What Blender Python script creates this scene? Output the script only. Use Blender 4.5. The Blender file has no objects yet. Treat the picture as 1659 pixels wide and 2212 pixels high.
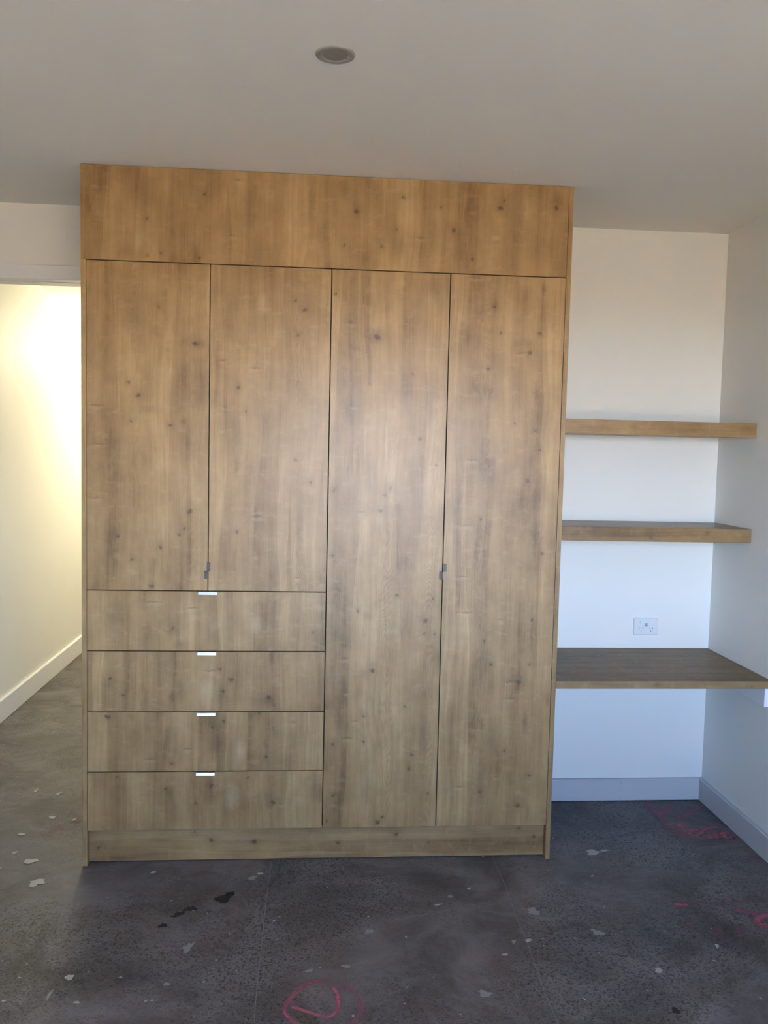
import bpy, bmesh, math, random
from mathutils import Matrix, Vector

C = bpy.context.scene.collection
SC = bpy.context.scene
R = math.radians

# ------------------------------------------------------------------ camera
CAM_F=1861.75
CAM_LOC=[0.8588, -3.2422, 1.6011]
CAM_R=[0.996709, -0.077954, 0.02225]
CAM_U=[-0.01652, 0.0734, 0.997166]
CAM_W=[0.079366, 0.994251, -0.07187]
cam_data = bpy.data.cameras.new('camera')
cam = bpy.data.objects.new('camera', cam_data)
C.objects.link(cam)
m = Matrix.Identity(4)
for i in range(3):
    m[i][0] = CAM_R[i]; m[i][1] = CAM_U[i]; m[i][2] = -CAM_W[i]; m[i][3] = CAM_LOC[i]
cam.matrix_world = m
cam_data.sensor_fit = 'HORIZONTAL'
cam_data.sensor_width = 36.0
cam_data.lens = CAM_F / 1659 * 36.0
cam_data.clip_start = 0.05
SC.camera = cam

# ------------------------------------------------------------------ dimensions (metres)
H = 2.6            # ceiling height
W = 1.8055         # wardrobe width
D = 0.570          # back wall
XR = 2.685         # right wall
XL = -0.922        # left wall, runs on into the hallway
YB = -4.45         # rear wall with the window, behind the camera
WX0, WX1, WZ0, WZ1 = 0.50, 2.40, 0.82, 2.15   # window opening

# ------------------------------------------------------------------ sky, sun, exposure
SC.view_settings.view_transform = 'Standard'
SC.view_settings.look = 'None'
SC.view_settings.gamma = 1.0
SC.view_settings.use_curve_mapping = False
SC.view_settings.exposure = 1.2

world = bpy.data.worlds.new('sky')
SC.world = world
world.use_nodes = True
wn, wl = world.node_tree.nodes, world.node_tree.links
bg = wn['Background']
tc = wn.new('ShaderNodeTexCoord'); sp = wn.new('ShaderNodeSeparateXYZ'); cr = wn.new('ShaderNodeValToRGB')
wl.new(tc.outputs['Generated'], sp.inputs[0])
wl.new(sp.outputs['Z'], cr.inputs[0])
e = cr.color_ramp.elements
e[0].position = 0.0; e[0].color = (0.75, 0.90, 1.10, 1)
e[1].position = 1.0; e[1].color = (0.06, 0.16, 0.45, 1)
k = e.new(0.13); k.color = (0.48, 0.68, 1.07, 1)
k = e.new(0.27); k.color = (0.15, 0.29, 0.62, 1)
wl.new(cr.outputs['Color'], bg.inputs['Color'])
bg.inputs['Strength'].default_value = 18.4

sun_d = bpy.data.lights.new('sun', 'SUN'); sun_d.energy = 60.0; sun_d.angle = R(0.6); sun_d.color = (1.0, 0.86, 0.68)
sun = bpy.data.objects.new('sun', sun_d); C.objects.link(sun)
sun.rotation_euler = (R(-42), R(8), 0)      # from beyond the hallway side, never into the window

pt_d = bpy.data.lights.new('window_portal', 'AREA'); pt_d.shape = 'RECTANGLE'
pt_d.size = WX1 - WX0; pt_d.size_y = WZ1 - WZ0; pt_d.cycles.is_portal = True
pt = bpy.data.objects.new('window_portal', pt_d); C.objects.link(pt)
pt.location = ((WX0 + WX1) / 2, YB - 0.01, (WZ0 + WZ1) / 2); pt.rotation_euler = (R(90), 0, 0)

hl_d = bpy.data.lights.new('hall_lamp', 'POINT'); hl_d.energy = 32; hl_d.color = (1.0, 0.91, 0.66)
hl_d.shadow_soft_size = 0.10
hl = bpy.data.objects.new('hall_lamp', hl_d); C.objects.link(hl)
hl.location = (-0.52, 3.70, 2.33)

# ------------------------------------------------------------------ readings
FEAT={'door1': [(0.278, 2.102, 0.0078, 0.0087, 0.58),(0.278, 2.106, 0.0226, 0.0296, 0.17),(0.205, 1.78, 0.0122, 0.0122, 0.62),(0.205, 1.785, 0.0383, 0.0452, 0.24),(0.177, 1.686, 0.0078, 0.0087, 0.58),(0.177, 1.689, 0.0226, 0.0296, 0.17),(0.32, 1.674, 0.0078, 0.0087, 0.58),(0.32, 1.677, 0.0226, 0.0296, 0.17),(0.052, 1.741, 0.0352, 0.0052, 0.42),(0.052, 1.732, 0.0352, 0.0122, -0.22),(0.058, 1.6, 0.0352, 0.0052, 0.42),(0.058, 1.591, 0.0352, 0.0122, -0.22),(0.052, 1.402, 0.032, 0.0052, 0.42),(0.052, 1.393, 0.032, 0.0122, -0.22),(0.411, 1.974, 0.0122, 0.0122, 0.62),(0.411, 1.979, 0.0383, 0.0452, 0.24),(0.432, 1.814, 0.0349, 0.0699, 0.26),(0.368, 1.688, 0.0139, 0.0233, 0.42),(0.394, 1.356, 0.0122, 0.0122, 0.62),(0.394, 1.361, 0.0383, 0.0452, 0.24),(0.375, 1.292, 0.0078, 0.0087, 0.58),(0.375, 1.295, 0.0226, 0.0296, 0.17),(0.355, 1.268, 0.0078, 0.0087, 0.58),(0.355, 1.272, 0.0226, 0.0296, 0.17),(0.133, 1.26, 0.0078, 0.0087, 0.58),(0.133, 1.263, 0.0226, 0.0296, 0.17),(0.183, 1.174, 0.0078, 0.0087, 0.58),(0.183, 1.177, 0.0226, 0.0296, 0.17),(0.287, 1.221, 0.0078, 0.0087, 0.58),(0.287, 1.225, 0.0226, 0.0296, 0.17),(0.249, 1.074, 0.0078, 0.0087, 0.58),(0.249, 1.078, 0.0226, 0.0296, 0.17),(0.259, 1.074, 0.0078, 0.0087, 0.58),(0.259, 1.078, 0.0226, 0.0296, 0.17),(0.169, 1.825, 0.0078, 0.0087, 0.58),(0.169, 1.829, 0.0226, 0.0296, 0.17),(0.196, 2.048, 0.0291, 0.1746, 0.26),(0.421, 1.757, 0.0407, 0.0524, 0.26),(0.241, 1.73, 0.0582, 0.0233, 0.26),(0.43, 1.972, 0.0291, 0.0233, 0.26)], 'door2': [(0.773, 2.141, 0.0078, 0.0087, 0.58),(0.773, 2.144, 0.0226, 0.0296, 0.17),(0.808, 2.108, 0.0122, 0.0122, 0.62),(0.808, 2.114, 0.0383, 0.0452, 0.24),(0.783, 2.017, 0.0078, 0.0087, 0.58),(0.783, 2.021, 0.0226, 0.0296, 0.17),(0.51, 1.917, 0.0224, 0.0052, 0.42),(0.51, 1.908, 0.0224, 0.0122, -0.22),(0.629, 1.892, 0.0288, 0.0052, 0.42),(0.629, 1.884, 0.0288, 0.0122, -0.22),(0.567, 1.818, 0.0078, 0.0087, 0.58),(0.567, 1.821, 0.0226, 0.0296, 0.17),(0.596, 1.732, 0.0078, 0.0087, 0.58),(0.596, 1.735, 0.0226, 0.0296, 0.17),(0.779, 1.557, 0.0078, 0.0087, 0.58),(0.779, 1.56, 0.0226, 0.0296, 0.17),(0.641, 1.341, 0.032, 0.0052, 0.42),(0.641, 1.332, 0.032, 0.0122, -0.22),(0.566, 1.283, 0.0078, 0.0087, 0.58),(0.566, 1.287, 0.0226, 0.0296, 0.17),(0.841, 1.474, 0.0078, 0.0087, 0.58),(0.841, 1.477, 0.0226, 0.0296, 0.17),(0.797, 1.113, 0.0192, 0.0052, 0.42),(0.797, 1.105, 0.0192, 0.0122, -0.22),(0.564, 1.526, 0.0139, 0.0582, 0.42),(0.539, 2.088, 0.0291, 0.1514, 0.26),(0.654, 2.126, 0.0233, 0.0524, -0.4),(0.563, 1.664, 0.0233, 0.1164, 0.26),(0.797, 1.292, 0.0233, 0.1455, 0.26)], 'door3': [(0.921, 2.174, 0.0078, 0.0087, 0.58),(0.921, 2.177, 0.0226, 0.0296, 0.17),(1.078, 2.019, 0.0122, 0.0122, 0.62),(1.078, 2.024, 0.0383, 0.0452, 0.24),(1.066, 2.024, 0.047, 0.0352, 0.26),(1.215, 1.887, 0.0078, 0.0087, 0.58),(1.215, 1.89, 0.0226, 0.0296, 0.17),(0.978, 2.07, 0.0226, 0.0052, 0.42),(0.978, 2.061, 0.0226, 0.0122, -0.22),(0.996, 1.762, 0.0194, 0.0052, 0.42),(0.996, 1.753, 0.0194, 0.0122, -0.22),(1.054, 1.845, 0.0078, 0.0087, 0.58),(1.054, 1.848, 0.0226, 0.0296, 0.17),(1.246, 1.644, 0.0078, 0.0087, 0.58),(1.246, 1.647, 0.0226, 0.0296, 0.17),(1.311, 1.547, 0.0078, 0.0087, 0.58),(1.311, 1.55, 0.0226, 0.0296, 0.17),(1.29, 2.204, 0.0294, 0.0529, 0.26),(1.12, 1.431, 0.0078, 0.0087, 0.58),(1.12, 1.434, 0.0226, 0.0296, 0.17),(1.14, 1.458, 0.0078, 0.0087, 0.58),(1.14, 1.461, 0.0226, 0.0296, 0.17),(1.033, 1.364, 0.0226, 0.0052, 0.42),(1.033, 1.356, 0.0226, 0.0122, -0.22),(1.104, 1.371, 0.0122, 0.0122, 0.62),(1.104, 1.377, 0.0383, 0.0452, 0.24),(0.926, 1.445, 0.0078, 0.0087, 0.58),(0.926, 1.448, 0.0226, 0.0296, 0.17),(0.953, 1.865, 0.0176, 0.1175, 0.26),(1.284, 1.758, 0.0235, 0.1292, 0.26),(1.314, 1.039, 0.0078, 0.0087, 0.58),(1.314, 1.042, 0.0226, 0.0296, 0.17),(1.174, 1.051, 0.0078, 0.0087, 0.58),(1.174, 1.054, 0.0226, 0.0296, 0.17),(0.925, 1.197, 0.0078, 0.0087, 0.58),(0.925, 1.2, 0.0226, 0.0296, 0.17),(1.026, 0.988, 0.0078, 0.0087, 0.58),(1.026, 0.992, 0.0226, 0.0296, 0.17),(1.287, 0.951, 0.0122, 0.0122, 0.62),(1.287, 0.956, 0.0383, 0.0452, 0.24),(1.062, 0.967, 0.0352, 0.0294, 0.26),(1.286, 0.902, 0.0078, 0.0087, 0.58),(1.286, 0.906, 0.0226, 0.0296, 0.17),(1.322, 0.899, 0.0078, 0.0087, 0.58),(1.322, 0.903, 0.0226, 0.0296, 0.17),(1.087, 0.756, 0.0122, 0.0122, 0.62),(1.087, 0.761, 0.0383, 0.0452, 0.24),(1.058, 0.743, 0.0294, 0.0352, 0.26),(0.979, 0.804, 0.0258, 0.0052, 0.42),(0.979, 0.795, 0.0258, 0.0122, -0.22),(0.987, 0.673, 0.0162, 0.0052, 0.42),(0.987, 0.665, 0.0162, 0.0122, -0.22),(1.214, 0.618, 0.0078, 0.0087, 0.58),(1.214, 0.621, 0.0226, 0.0296, 0.17),(1.055, 0.577, 0.0078, 0.0087, 0.58),(1.055, 0.581, 0.0226, 0.0296, 0.17),(1.019, 0.56, 0.0194, 0.0052, 0.42),(1.019, 0.551, 0.0194, 0.0122, -0.22),(0.997, 0.493, 0.0258, 0.0052, 0.42),(0.997, 0.484, 0.0258, 0.0122, -0.22),(1.057, 0.48, 0.0078, 0.0087, 0.58),(1.057, 0.484, 0.0226, 0.0296, 0.17),(0.94, 0.468, 0.0078, 0.0087, 0.58),(0.94, 0.472, 0.0226, 0.0296, 0.17),(1.249, 0.427, 0.0078, 0.0087, 0.58),(1.249, 0.43, 0.0226, 0.0296, 0.17),(1.235, 0.371, 0.0078, 0.0087, 0.58),(1.235, 0.374, 0.0226, 0.0296, 0.17),(1.311, 0.271, 0.0078, 0.0087, 0.58),(1.311, 0.274, 0.0226, 0.0296, 0.17),(0.941, 0.265, 0.0078, 0.0087, 0.58),(0.941, 0.268, 0.0226, 0.0296, 0.17),(0.96, 0.554, 0.0176, 0.1057, 0.26),(1.292, 0.522, 0.0235, 0.1468, 0.26),(1.118, 0.157, 0.0122, 0.0122, 0.62),(1.118, 0.162, 0.0383, 0.0452, 0.24),(1.139, 0.179, 0.0078, 0.0087, 0.58),(1.139, 0.182, 0.0226, 0.0296, 0.17),(0.921, 0.166, 0.0078, 0.0087, 0.58),(0.921, 0.169, 0.0226, 0.0296, 0.17),(1.073, 0.307, 0.0352, 0.1468, 0.26)], 'door4': [(1.442, 2.251, 0.0355, 0.0052, 0.42),(1.442, 2.243, 0.0355, 0.0122, -0.22),(1.702, 2.219, 0.0139, 0.0352, 0.42),(1.702, 2.132, 0.0129, 0.0881, 0.26),(1.517, 2.146, 0.0078, 0.0087, 0.58),(1.517, 2.15, 0.0226, 0.0296, 0.17),(1.543, 2.051, 0.0078, 0.0087, 0.58),(1.543, 2.055, 0.0226, 0.0296, 0.17),(1.657, 1.979, 0.0122, 0.0122, 0.62),(1.657, 1.984, 0.0383, 0.0452, 0.24),(1.624, 1.978, 0.0258, 0.0052, 0.42),(1.624, 1.969, 0.0258, 0.0122, -0.22),(1.634, 2.019, 0.0529, 0.0235, 0.26),(1.693, 2.053, 0.0078, 0.0087, 0.58),(1.693, 2.057, 0.0226, 0.0296, 0.17),(1.503, 1.913, 0.0078, 0.0087, 0.58),(1.503, 1.917, 0.0226, 0.0296, 0.17),(1.512, 1.823, 0.0139, 0.0352, 0.42),(1.609, 1.713, 0.0078, 0.0087, 0.58),(1.609, 1.717, 0.0226, 0.0296, 0.17),(1.686, 1.827, 0.0139, 0.0705, 0.42),(1.687, 1.686, 0.0078, 0.0087, 0.58),(1.687, 1.689, 0.0226, 0.0296, 0.17),(1.709, 1.615, 0.0078, 0.0087, 0.58),(1.709, 1.618, 0.0226, 0.0296, 0.17),(1.514, 1.548, 0.0078, 0.0087, 0.58),(1.514, 1.552, 0.0226, 0.0296, 0.17),(1.445, 1.57, 0.0388, 0.0052, 0.42),(1.445, 1.562, 0.0388, 0.0122, -0.22),(1.664, 1.495, 0.0122, 0.0122, 0.62),(1.664, 1.5, 0.0383, 0.0452, 0.24),(1.703, 1.423, 0.0235, 0.0587, 0.26),(1.488, 1.345, 0.0078, 0.0087, 0.58),(1.488, 1.348, 0.0226, 0.0296, 0.17),(1.486, 1.288, 0.0176, 0.0705, 0.26),(1.428, 1.32, 0.0355, 0.0052, 0.42),(1.428, 1.311, 0.0355, 0.0122, -0.22),(1.422, 1.124, 0.0355, 0.0052, 0.42),(1.422, 1.116, 0.0355, 0.0122, -0.22),(1.702, 1.291, 0.0139, 0.1175, 0.42),(1.732, 1.216, 0.0078, 0.0087, 0.58),(1.732, 1.219, 0.0226, 0.0296, 0.17),(1.477, 1.21, 0.0139, 0.0705, 0.42),(1.531, 1.882, 0.0411, 0.1762, 0.26),(1.438, 0.984, 0.042, 0.0052, 0.42),(1.438, 0.975, 0.042, 0.0122, -0.22),(1.579, 0.956, 0.0162, 0.0052, 0.42),(1.579, 0.947, 0.0162, 0.0122, -0.22),(1.702, 0.957, 0.0078, 0.0087, 0.58),(1.702, 0.96, 0.0226, 0.0296, 0.17),(1.704, 0.892, 0.0139, 0.0881, 0.42),(1.517, 0.873, 0.0078, 0.0087, 0.58),(1.517, 0.876, 0.0226, 0.0296, 0.17),(1.548, 0.781, 0.0078, 0.0087, 0.58),(1.548, 0.784, 0.0226, 0.0296, 0.17),(1.658, 0.709, 0.0122, 0.0122, 0.62),(1.658, 0.714, 0.0383, 0.0452, 0.24),(1.618, 0.713, 0.0226, 0.0052, 0.42),(1.618, 0.705, 0.0226, 0.0122, -0.22),(1.636, 0.726, 0.047, 0.0235, 0.26),(1.699, 0.781, 0.0078, 0.0087, 0.58),(1.699, 0.785, 0.0226, 0.0296, 0.17),(1.626, 0.647, 0.0258, 0.0052, 0.42),(1.626, 0.638, 0.0258, 0.0122, -0.22),(1.518, 0.546, 0.0139, 0.0352, 0.42),(1.688, 0.552, 0.0139, 0.0705, 0.42),(1.611, 0.438, 0.0078, 0.0087, 0.58),(1.611, 0.442, 0.0226, 0.0296, 0.17),(1.439, 0.298, 0.0291, 0.0052, 0.42),(1.439, 0.289, 0.0291, 0.0122, -0.22),(1.517, 0.275, 0.0078, 0.0087, 0.58),(1.517, 0.278, 0.0226, 0.0296, 0.17),(1.711, 0.339, 0.0078, 0.0087, 0.58),(1.711, 0.343, 0.0226, 0.0296, 0.17),(1.577, 0.337, 0.0129, 0.0052, 0.42),(1.577, 0.328, 0.0129, 0.0122, -0.22),(1.671, 0.22, 0.0122, 0.0122, 0.62),(1.671, 0.225, 0.0383, 0.0452, 0.24),(1.71, 0.188, 0.0176, 0.0587, 0.26),(1.523, 0.799, 0.0352, 0.0881, 0.26),(1.563, 0.49, 0.0352, 0.1175, 0.26),(1.518, 0.366, 0.0176, 0.1175, 0.26)], 'drawer1': [(0.258, 1.016, 0.0413, 0.0052, 0.42),(0.258, 1.007, 0.0413, 0.0122, -0.22),(0.405, 0.995, 0.0254, 0.0052, 0.42),(0.405, 0.986, 0.0254, 0.0122, -0.22),(0.334, 0.919, 0.0078, 0.0087, 0.58),(0.334, 0.922, 0.0226, 0.0296, 0.17),(0.326, 0.901, 0.0346, 0.0231, 0.26),(0.859, 0.904, 0.0078, 0.0087, 0.58),(0.859, 0.907, 0.0226, 0.0296, 0.17),(0.709, 0.921, 0.0231, 0.1442, 0.26),(0.36, 0.854, 0.0346, 0.0231, 0.26),(0.123, 0.975, 0.0346, 0.0923, 0.26),(0.639, 0.932, 0.0346, 0.0519, -0.4)], 'drawer2': [(0.103, 0.725, 0.0078, 0.0087, 0.58),(0.103, 0.729, 0.0226, 0.0296, 0.17),(0.151, 0.662, 0.0078, 0.0087, 0.58),(0.151, 0.665, 0.0226, 0.0296, 0.17),(0.55, 0.72, 0.0122, 0.0122, 0.62),(0.55, 0.725, 0.0383, 0.0452, 0.24),(0.509, 0.761, 0.0078, 0.0087, 0.58),(0.509, 0.764, 0.0226, 0.0296, 0.17),(0.33, 0.655, 0.0139, 0.0346, 0.42),(0.692, 0.652, 0.0122, 0.0122, 0.62),(0.692, 0.657, 0.0383, 0.0452, 0.24),(0.666, 0.637, 0.0577, 0.0288, 0.26),(0.704, 0.809, 0.0139, 0.0577, 0.42),(0.475, 0.755, 0.0349, 0.0052, 0.42),(0.475, 0.746, 0.0349, 0.0122, -0.22),(0.521, 0.675, 0.0078, 0.0087, 0.58),(0.521, 0.679, 0.0226, 0.0296, 0.17),(0.516, 0.655, 0.0346, 0.0577, 0.26),(0.458, 0.678, 0.0404, 0.0692, -0.4),(0.361, 0.678, 0.0346, 0.0577, 0.26)], 'drawer3': [(0.093, 0.579, 0.0122, 0.0122, 0.62),(0.093, 0.584, 0.0383, 0.0452, 0.24),(0.658, 0.592, 0.0078, 0.0087, 0.58),(0.658, 0.596, 0.0226, 0.0296, 0.17),(0.786, 0.556, 0.019, 0.0052, 0.42),(0.786, 0.547, 0.019, 0.0122, -0.22),(0.687, 0.464, 0.0139, 0.0404, 0.42),(0.687, 0.422, 0.0078, 0.0087, 0.58),(0.687, 0.425, 0.0226, 0.0296, 0.17),(0.254, 0.415, 0.0317, 0.0052, 0.42),(0.254, 0.407, 0.0317, 0.0122, -0.22),(0.331, 0.397, 0.0078, 0.0087, 0.58),(0.331, 0.4, 0.0226, 0.0296, 0.17),(0.391, 0.454, 0.0222, 0.0052, 0.42),(0.391, 0.446, 0.0222, 0.0122, -0.22),(0.482, 0.536, 0.0078, 0.0087, 0.58),(0.482, 0.54, 0.0226, 0.0296, 0.17),(0.525, 0.56, 0.0078, 0.0087, 0.58),(0.525, 0.563, 0.0226, 0.0296, 0.17),(0.328, 0.537, 0.0231, 0.0981, 0.26),(0.5, 0.476, 0.0346, 0.0923, 0.26),(0.587, 0.446, 0.0288, 0.0577, -0.4)], 'drawer4': [(0.424, 0.243, 0.0078, 0.0087, 0.58),(0.424, 0.247, 0.0226, 0.0296, 0.17),(0.481, 0.309, 0.0078, 0.0087, 0.58),(0.481, 0.312, 0.0226, 0.0296, 0.17),(0.715, 0.24, 0.0122, 0.0122, 0.62),(0.715, 0.246, 0.0383, 0.0452, 0.24),(0.747, 0.236, 0.0159, 0.0052, 0.42),(0.747, 0.227, 0.0159, 0.0122, -0.22),(0.311, 0.298, 0.0078, 0.0087, 0.58),(0.311, 0.302, 0.0226, 0.0296, 0.17),(0.875, 0.293, 0.0462, 0.0865, 0.26),(0.126, 0.345, 0.0078, 0.0087, 0.58),(0.126, 0.348, 0.0226, 0.0296, 0.17),(0.62, 0.341, 0.0078, 0.0087, 0.58),(0.62, 0.344, 0.0226, 0.0296, 0.17),(0.56, 0.266, 0.0346, 0.0692, -0.4),(0.473, 0.285, 0.0288, 0.0692, 0.26)], 'kickboard': [(0.415, 0.115, 0.0078, 0.0087, 0.58),(0.415, 0.119, 0.0226, 0.0296, 0.17),(0.479, 0.081, 0.0122, 0.0122, 0.62),(0.479, 0.086, 0.0383, 0.0452, 0.24),(0.644, 0.072, 0.0122, 0.0122, 0.62),(0.644, 0.077, 0.0383, 0.0452, 0.24),(0.053, 0.056, 0.0122, 0.0122, 0.62),(0.053, 0.062, 0.0383, 0.0452, 0.24),(0.284, 0.083, 0.0923, 0.0144, 0.26),(0.618, 0.073, 0.2308, 0.0104, 0.26),(1.196, 0.095, 0.0122, 0.0122, 0.62),(1.196, 0.101, 0.0383, 0.0452, 0.24),(0.969, 0.064, 0.0078, 0.0087, 0.58),(0.969, 0.067, 0.0226, 0.0296, 0.17),(1.327, 0.059, 0.0078, 0.0087, 0.58),(1.327, 0.062, 0.0226, 0.0296, 0.17),(1.544, 0.088, 0.094, 0.0129, 0.26),(1.746, 0.078, 0.0078, 0.0087, 0.58),(1.746, 0.082, 0.0226, 0.0296, 0.17),(1.685, 0.114, 0.0078, 0.0087, 0.58),(1.685, 0.118, 0.0226, 0.0296, 0.17)], 'top': [(0.439, 2.511, 0.0078, 0.0087, 0.58),(0.439, 2.514, 0.0226, 0.0296, 0.17),(0.232, 2.416, 0.0078, 0.0087, 0.58),(0.232, 2.42, 0.0226, 0.0296, 0.17),(0.206, 2.332, 0.0227, 0.051, -0.4),(0.284, 2.295, 0.0078, 0.0087, 0.58),(0.284, 2.299, 0.0226, 0.0296, 0.17),(0.424, 2.283, 0.0078, 0.0087, 0.58),(0.424, 2.287, 0.0226, 0.0296, 0.17),(0.54, 2.367, 0.0312, 0.0052, 0.42),(0.54, 2.359, 0.0312, 0.0122, -0.22),(0.602, 2.462, 0.0227, 0.1416, 0.26),(0.828, 2.509, 0.017, 0.1133, 0.26),(0.56, 2.567, 0.0218, 0.0052, 0.42),(0.56, 2.558, 0.0218, 0.0122, -0.22),(0.033, 2.442, 0.0139, 0.0283, 0.42),(0.235, 2.285, 0.0139, 0.0113, 0.42),(0.216, 2.524, 0.0736, 0.0906, 0.26),(0.158, 2.298, 0.0396, 0.0396, 0.26),(0.991, 2.472, 0.0122, 0.0122, 0.62),(0.991, 2.477, 0.0383, 0.0452, 0.24),(1.139, 2.415, 0.0078, 0.0087, 0.58),(1.139, 2.419, 0.0226, 0.0296, 0.17),(1.162, 2.532, 0.0078, 0.0087, 0.58),(1.162, 2.535, 0.0226, 0.0296, 0.17),(1.303, 2.502, 0.0078, 0.0087, 0.58),(1.303, 2.505, 0.0226, 0.0296, 0.17),(1.354, 2.421, 0.0122, 0.0122, 0.62),(1.354, 2.426, 0.0383, 0.0452, 0.24),(1.541, 2.538, 0.0078, 0.0087, 0.58),(1.541, 2.541, 0.0226, 0.0296, 0.17),(1.528, 2.509, 0.0122, 0.0122, 0.62),(1.528, 2.514, 0.0383, 0.0452, 0.24),(1.74, 2.518, 0.0122, 0.0122, 0.62),(1.74, 2.523, 0.0383, 0.0452, 0.24),(0.948, 2.351, 0.0078, 0.0087, 0.58),(0.948, 2.354, 0.0226, 0.0296, 0.17),(1.087, 2.35, 0.0078, 0.0087, 0.58),(1.087, 2.353, 0.0226, 0.0296, 0.17),(1.232, 2.388, 0.0254, 0.0052, 0.42),(1.232, 2.379, 0.0254, 0.0122, -0.22),(1.429, 2.318, 0.0078, 0.0087, 0.58),(1.429, 2.322, 0.0226, 0.0296, 0.17),(0.944, 2.55, 0.0231, 0.0462, 0.26),(1.152, 2.348, 0.0288, 0.0865, 0.26),(1.376, 2.357, 0.0346, 0.0865, 0.26),(1.575, 2.477, 0.0462, 0.1154, 0.26),(1.742, 2.552, 0.0346, 0.0462, 0.26),(1.514, 2.399, 0.0202, 0.0115, -0.4)]}
SPRAY=[([(0.931, -0.756), (0.91, -0.748), (0.883, -0.749), (0.854, -0.764), (0.828, -0.792), (0.811, -0.822), (0.799, -0.856), (0.793, -0.876), (0.805, -0.906), (0.823, -0.933), (0.844, -0.946)], 0.017, 0.5), ([(0.793, -0.883), (0.798, -0.899), (0.807, -0.914)], 0.008, 1.0), ([(0.803, -0.861), (0.834, -0.875), (0.873, -0.896), (0.9, -0.91), (0.922, -0.913), (0.941, -0.893), (0.949, -0.856), (0.947, -0.818), (0.939, -0.793), (0.929, -0.78)], 0.014, 0.65), ([(0.958, -0.768), (0.984, -0.788), (1.003, -0.82), (1.014, -0.859), (1.014, -0.893), (1.002, -0.918), (0.987, -0.937), (0.978, -0.952)], 0.014, 0.4), ([(2.406, 0.552), (2.4, 0.45), (2.407, 0.381), (2.405, 0.305), (2.407, 0.233), (2.402, 0.146)], 0.026, 0.35), ([(2.428, 0.541), (2.446, 0.479), (2.462, 0.443)], 0.02, 0.2), ([(2.41, 0.391), (2.46, 0.438), (2.517, 0.482)], 0.024, 0.45), ([(2.508, 0.472), (2.526, 0.441), (2.544, 0.416)], 0.02, 0.2), ([(2.473, 0.408), (2.505, 0.364), (2.559, 0.411), (2.633, 0.469)], 0.024, 0.4), ([(2.464, 0.299), (2.462, 0.281), (2.458, 0.254)], 0.04, 0.6), ([(2.459, 0.258), (2.451, 0.214), (2.448, 0.17)], 0.02, 0.35), ([(2.527, 0.22), (2.513, 0.243), (2.483, 0.23), (2.47, 0.196), (2.492, 0.186), (2.523, 0.212), (2.548, 0.238), (2.592, 0.263), (2.637, 0.262)], 0.026, 0.6), ([(2.543, 0.229), (2.571, 0.21), (2.579, 0.184), (2.559, 0.158), (2.531, 0.168), (2.519, 0.194)], 0.026, 0.5), ([(2.656, 0.208), (2.63, 0.213), (2.609, 0.187), (2.616, 0.161), (2.646, 0.164), (2.65, 0.154)], 0.03, 0.65), ([(2.608, -0.012), (2.632, -0.016), (2.653, -0.021)], 0.03, 0.3), ([(2.164, -0.354), (2.181, -0.359), (2.213, -0.356)], 0.026, 0.6), ([(2.213, -0.356), (2.285, -0.354), (2.356, -0.355), (2.42, -0.346), (2.519, -0.345), (2.577, -0.345)], 0.02, 0.25), ([(2.36, -0.4), (2.388, -0.41), (2.415, -0.426), (2.445, -0.439)], 0.02, 0.5), ([(2.493, -0.433), (2.468, -0.44), (2.434, -0.451), (2.408, -0.479), (2.413, -0.499), (2.438, -0.504)], 0.03, 0.6), ([(2.361, -0.529), (2.39, -0.542), (2.408, -0.55), (2.435, -0.559)], 0.02, 0.25), ([(2.248, -0.448), (2.27, -0.459)], 0.02, 0.25), ([(2.155, -0.481), (2.168, -0.494)], 0.022, 0.45), ([(2.242, -0.505), (2.243, -0.54), (2.217, -0.562)], 0.026, 0.22), ([(2.329, -0.508), (2.318, -0.55), (2.291, -0.565)], 0.026, 0.22), ([(-0.706, 1.14), (-0.658, 1.099)], 0.03, 0.22), ([(-0.149, 0.408), (-0.109, 0.393)], 0.03, 0.35), ([(-0.198, 0.364), (-0.195, 0.32), (-0.226, 0.257)], 0.04, 0.18)]
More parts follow.
